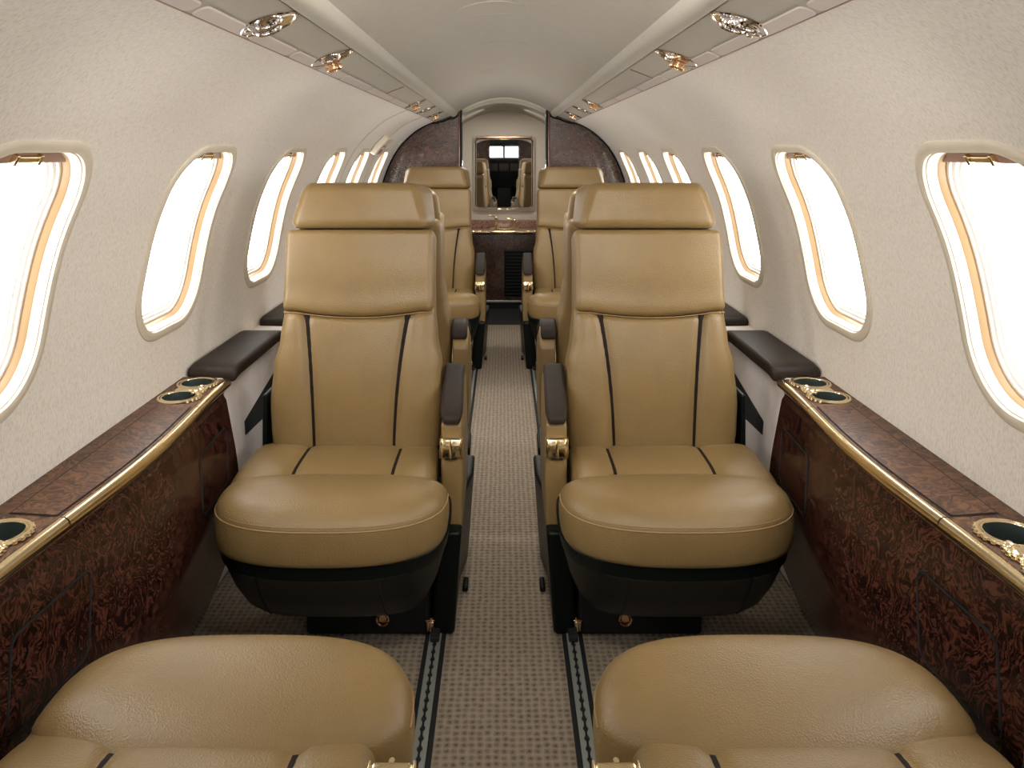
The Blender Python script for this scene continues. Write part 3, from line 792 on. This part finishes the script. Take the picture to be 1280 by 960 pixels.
    for f, _ in rows:
        for k in range(n):
            a = 2 * pi * k / n; x, y = outline(a)
            ze = .366; yy = -.285 + (y + .285) * f
            cr = .412 - (1.3 if yy > -.31 else 1.6) * (yy + .31) ** 2; pe = 3.6 + 4.4 * (1 - max(0, -sin(a)) ** 1.5)
            z = ze + (cr - ze) * (1 - f ** pe) ** .6 if f < 1 else ze
            V.append((x * f, -.285 + (y + .285) * f, z))
    for sc, z in ((1.006, .358), (1.012, .345), (1.010, .325), (1.0, .308), (.985, .300), (.95, .297)):
        for k in range(n):
            x, y = outline(2 * pi * k / n); V.append((x * sc, -.285 + (y + .285) * sc, z))
    R = len(rows) + 6
    for k in range(n): F.append((0, 1 + k, 1 + (k + 1) % n))
    for q in range(R - 1):
        for k in range(n): F.append((1 + q * n + k, 1 + (q + 1) * n + k, 1 + (q + 1) * n + (k + 1) % n, 1 + q * n + (k + 1) % n))
    F.append(tuple(1 + (R - 1) * n + k for k in range(n)))
    bo = fixn(P('front_bolster', (V, F), LEATHER, sharp=0))
    pts = [outline(2 * pi * k / 140) for k in range(68, 143)]
    P('stitching', merge(tube([(x * 1.002, -.285 + (y + .285) * 1.002, .3662) for x, y in pts], .0014, 6),
                         tube([(x * .985, -.285 + (y + .285) * .985, .3745) for x, y in pts], .0007, 5)), STITCH, bo)
    # ---- backrest, built upright in its own frame then reclined
    M = Matrix.Translation((-.005, 0, 0)) @ pts_M(recline)
    B = lambda nm, g, m, par=root, **k: P(nm, mat(g, M), m, par, **k)
    def shell(x, y, z):
        v = max(0, z); k = bhw(v) / .2; t = (y - .02) / .14
        return (x * k * (1 - .10 * max(0, t - .5)) , y - .01 * sin(pi * min(1, v / .6)) * (1 if t > .5 else 0), z)
    g = rbox(.405, .120, .545, .030, (10, 3, 24), 5, (0, .085, .262), shell); sh = B('back_shell', g, LEATHER, sharp=0)
    def low(x, y, z):
        v = z; k = bhw(v) / .2
        x2 = x * k; fr = max(0, min(1, (.045 - y) / .02))
        top = max(0, min(1, (z - .2) / .13)); z2 = z + (seamv(x2) - .334) * top
        return (x2, y + lower_w(x2, z) * fr, z2)
    g = rbox(.40, .070, .340, .020, (56, 1, 34), 5, (0, .037, .164), low); lp = B('lower_back_panel', g, LEATHER, sharp=0)
    for q in (-1, 1):
        V = []; m = 34
        for k in range(m + 1):
            v = lerp(.0, .326, k / m); w = lerp(.0042, .0070, (k / m) ** 2); x0 = q * sstripe(v) * bhw(v) / bhw(v)
            for dx in (-w, -w * .4, w * .4, w):
                V.append((x0 + dx, .002 + lower_w(x0, v) - (.0030 if abs(dx) < w * .6 else .0012), v))
        F = [(k * 4 + j, k * 4 + j + 1, k * 4 + j + 5, k * 4 + j + 4) for k in range(m) for j in range(3)]
        B('stripe', (V, F), STRIPE, lp)
    def up(x, y, z):
        k = bhw(z) / .18; x2 = x * k; fr = max(0, min(1, (.040 - y) / .02))
        bot = max(0, min(1, (.44 - z) / .10)); z2 = z + (seamv(x2) - .334) * bot
        b = -.014 * (1 - min(1, (x2 / .19) ** 2)) - .007 * sin(pi * max(0, min(1, (z - .33) / .2)))
        # soft overhang just above the seam
        b -= .006 * math.exp(-((z - .352) / .025) ** 2)
        return (x2, y + b * fr, z2)
    g = rbox(.360, .075, .198, .014, (40, 1, 24), 5, (0, .037, .4325), up); upn = B('upper_back_panel', g, LEATHER, sharp=0)
    B('seam_line', tube([(x, up(x, .0, .334)[1] + .004, seamv(x) - .002) for x in [lerp(-.180, .180, k / 30) for k in range(31)]], .0012, 6), STITCH, upn)
    # stitch rows down both front edges
    for q in (-1, 1):
        P1 = [(q * (bhw(v) - .001), .020 + (lower_w(q * bhw(v), v) if v < .33 else 0), v) for v in [lerp(.02, .52, k / 40) for k in range(41)]]
        B('edge_stitching', tube(P1, .0013, 6), STITCH, sh)
    # headrest
    def head(x, y, z):
        t = (z - .53) / .118; d = max(0, min(1, (y + .02) / .11))
        k = (1 - .22 * max(0, t) ** 1.25 * (1 - .65 * d)) * (.94 + .06 * d)
        b = -.010 * (1 - min(1, (x / .17) ** 2)) * (1 - d) + .014 * max(0, t - .35) * (1 - d)
        return (x * k, y + b, z - .003 * cos(x / .17 * pi) * t * 0)
    g = rbox(.360, .125, .114, .024, (30, 6, 10), 5, (0, .052, .591), head); hd = B('headrest', g, LEATHER, sharp=0)
    for q in (-1, 1):
        P1 = [(head(q * .1735, .000, z)[0], head(q * .17, .0, z)[1] + .002, z) for z in [lerp(.548, .634, k / 12) for k in range(13)]]
        B('piping', tube(P1, .0014, 6), STITCH, hd)
    # dark shield on the window side
    P('outboard_shield', rbox(.012, .14, .16, .005, ctr=(-.222, .08, .42)), BLACK)
    # ---- aisle armrest
    prof = [(-.086, .212), (-.087, .455), (-.05, .480), (.02, .512), (.085, .535), (.120, .528), (.140, .50), (.150, .40), (.150, .212)]
    def arm(x, y, z):
        # rectangular slab bent to the side profile
        zt = .462 + .40 * (y + .086) if y < .10 else .536 - (y - .10) * 1.2
        if stow: zt = .430
        t = (z - .21) / .30
        x2 = x + .003 * sin(pi * t) * (1 if x > .23 else 0)
        return (x2, y + .012 * (1 - t) * (1 if y > 0 else 0), .212 + (zt - .212) * t)
    g = rbox(.047, .236, .30, .008, (2, 14, 14), 3, (.2305, .032, .36), arm)
    ar = P('armrest', g, LEATHER, sharp=0)
    def apad(x, y, z):
        c = (y + .098) / .23
        zt = .468 + .088 * (c ** .9 if c > 0 else 0) - (.0 if c < .8 else .62 * (c - .8) ** 1.5)
        if stow: zt = .428; y = lerp(-.070, .134, c)
        xx = .2305 + (x - .2305) * (1 - .02 * c); taper = 1 - .25 * max(0, .12 - c) / .12
        return (.2305 + (xx - .2305) * taper - .004 * c, y, zt + (z - .47))
    g = rbox(.052, .232, .022, .0095, (4, 22, 1), 4, (.2305, .018, .474), apad)
    P('arm_pad', g, PAD, ar, sharp=0)
    # gold latch on the arm front
    lz_ = .405 if stow else .412
    la = P('arm_latch', rbox(.047, .016, .046, .006, (4, 1, 4), 3, (.2305, -.090, lz_), lambda x, y, z: (x, y - .006 * cos((z - lz_) / .046 * pi), z)), GOLD, ar)
    P('latch_bar', tube([(.2295, -.104, lz_ - .019), (.231, -.107, lz_), (.229, -.103, lz_ + .019)], .0035, 8), GOLD, la)
    P('latch_slot', rbox(.026, .008, .004, .001, ctr=(.2305, -.090, lz_ - .025)), BLACKM, la)
    for xx in (.2065, .2545): P('latch_rim', rbox(.003, .020, .044, .001, ctr=(xx, -.090, lz_)), GOLD, la)
    return root

GRP = 'tan leather cabin seats'
XS = .35
def put(o, x, y, rz, label):
    o.location = (x, y, 0); o.rotation_euler = (0, 0, rz); ids(o, label, 'seat', GRP)
A = make_seat(1, 7); Bm = make_seat(-1, 7)
R1, R2, R3, R0 = 1.90, 2.62, 4.085, .76
put(A, -XS, R1, 0, 'large tan leather seat facing the camera, nearest one left of the aisle')
put(Bm, XS, R1, 0, 'large tan leather seat facing the camera, nearest one right of the aisle')
HL = []
c = dup(Bm); HL.append(c); put(c, -.366, R2, pi, 'tan seat turned away, back to back behind the large left seat')
c = dup(A); HL.append(c); put(c, .366, R2, pi, 'tan seat turned away, back to back behind the large right seat')
c = dup(A); put(c, -XS, R3, 0, 'farthest tan seat left of the aisle, facing the camera before the divider')
c = dup(Bm); put(c, XS, R3, 0, 'farthest tan seat right of the aisle, facing the camera before the divider')
for c in HL:
    for ch in c.children:
        if ch.name.startswith('headrest'): ch.location = (0, -.004, -.032)   # these two headrests are pushed down
Ar = make_seat(1, 50, stow=1); Br = make_seat(-1, 50, stow=1)
put(Br, -XS, R0, pi, 'tan seat cut off by the bottom left of the photo, its rounded cushion foremost')
put(Ar, XS, R0, pi, 'tan seat cut off by the bottom right of the photo, its rounded cushion foremost')

# ------------------------------------------------------------------ light and camera
W = bpy.data.worlds.new('sky'); SC.world = W; W.use_nodes = True
bg = W.node_tree.nodes['Background']; bg.inputs['Color'].default_value = (1.0, 1.0, 1.0, 1); bg.inputs['Strength'].default_value = 8.5
def area(name, loc, rot, sx, sy, power, col=(1, .955, .89), portal=False, spread=None):
    L = bpy.data.lights.new(name, 'AREA'); L.shape = 'RECTANGLE'; L.size = sx; L.size_y = sy; L.energy = power; L.color = col
    if spread: L.spread = radians(spread)
    o = bpy.data.objects.new(name, L); COL.objects.link(o); o.location = loc; o.rotation_euler = rot
    if portal: L.cycles.is_portal = True
    return o
for s in (-1, 1):
    for yc in WIN_Y:
        x, z = wp(TC)
        n = wn(TC); ang = atan2(n.y, n.x)
        o = area('window_portal', (s * (x + .085 * n.x), yc, z + .085 * n.y), (0, 0, 0), .42, .34, 1, portal=True)
        d = Vector((-s * n.x, 0, -n.y)); o.rotation_euler = d.to_track_quat('-Z', 'Y').to_euler()
        o.data.size = .34; o.data.size_y = .42
ADDED_LIGHTS = True  # added lights, none has a fixture
if ADDED_LIGHTS:
    area('added_ceiling_light', (0, .62, 1.365), (radians(78), 0, 0), .34, .05, 5.5, spread=120)  # added light without a lamp body, aimed at the front seats and walls
    area('added_ceiling_light', (0, 2.75, 1.385), (0, 0, 0), .16, .4, 4, spread=110)  # added over the aisle to brighten its floor, no fixture
    area('added_ceiling_light', (0, 3.3, 1.385), (radians(50), 0, 0), .2, .1, 2.2, spread=100)  # added light tilted toward the aft end, no fixture
    area('added_ceiling_light', (0, -1.2, 1.385), (0, 0, 0), .3, .5, 2)  # added fill behind the camera, no fixture
    area('added_lavatory_light', (0, 5.2, 1.355), (0, 0, 0), .3, .2, 4)  # added to brighten the lavatory, no fixture there
cam = bpy.data.cameras.new('camera'); co = bpy.data.objects.new('camera', cam); COL.objects.link(co)
co.location = (0, 0, 1.08); co.rotation_euler = (radians(90), 0, 0)
cam.sensor_width = 36; cam.lens = 36 * 1000 / 1280; cam.shift_x = 10 / 1280; cam.shift_y = -290 / 1280; cam.clip_start = .02
SC.camera = co
SC.view_settings.view_transform = 'Standard'; SC.view_settings.look = 'None'; SC.view_settings.gamma = 1; SC.view_settings.use_curve_mapping = False
SC.view_settings.exposure = 0.12
SC.cycles.max_bounces = 10; SC.cycles.diffuse_bounces = 6; SC.cycles.sample_clamp_indirect = 6
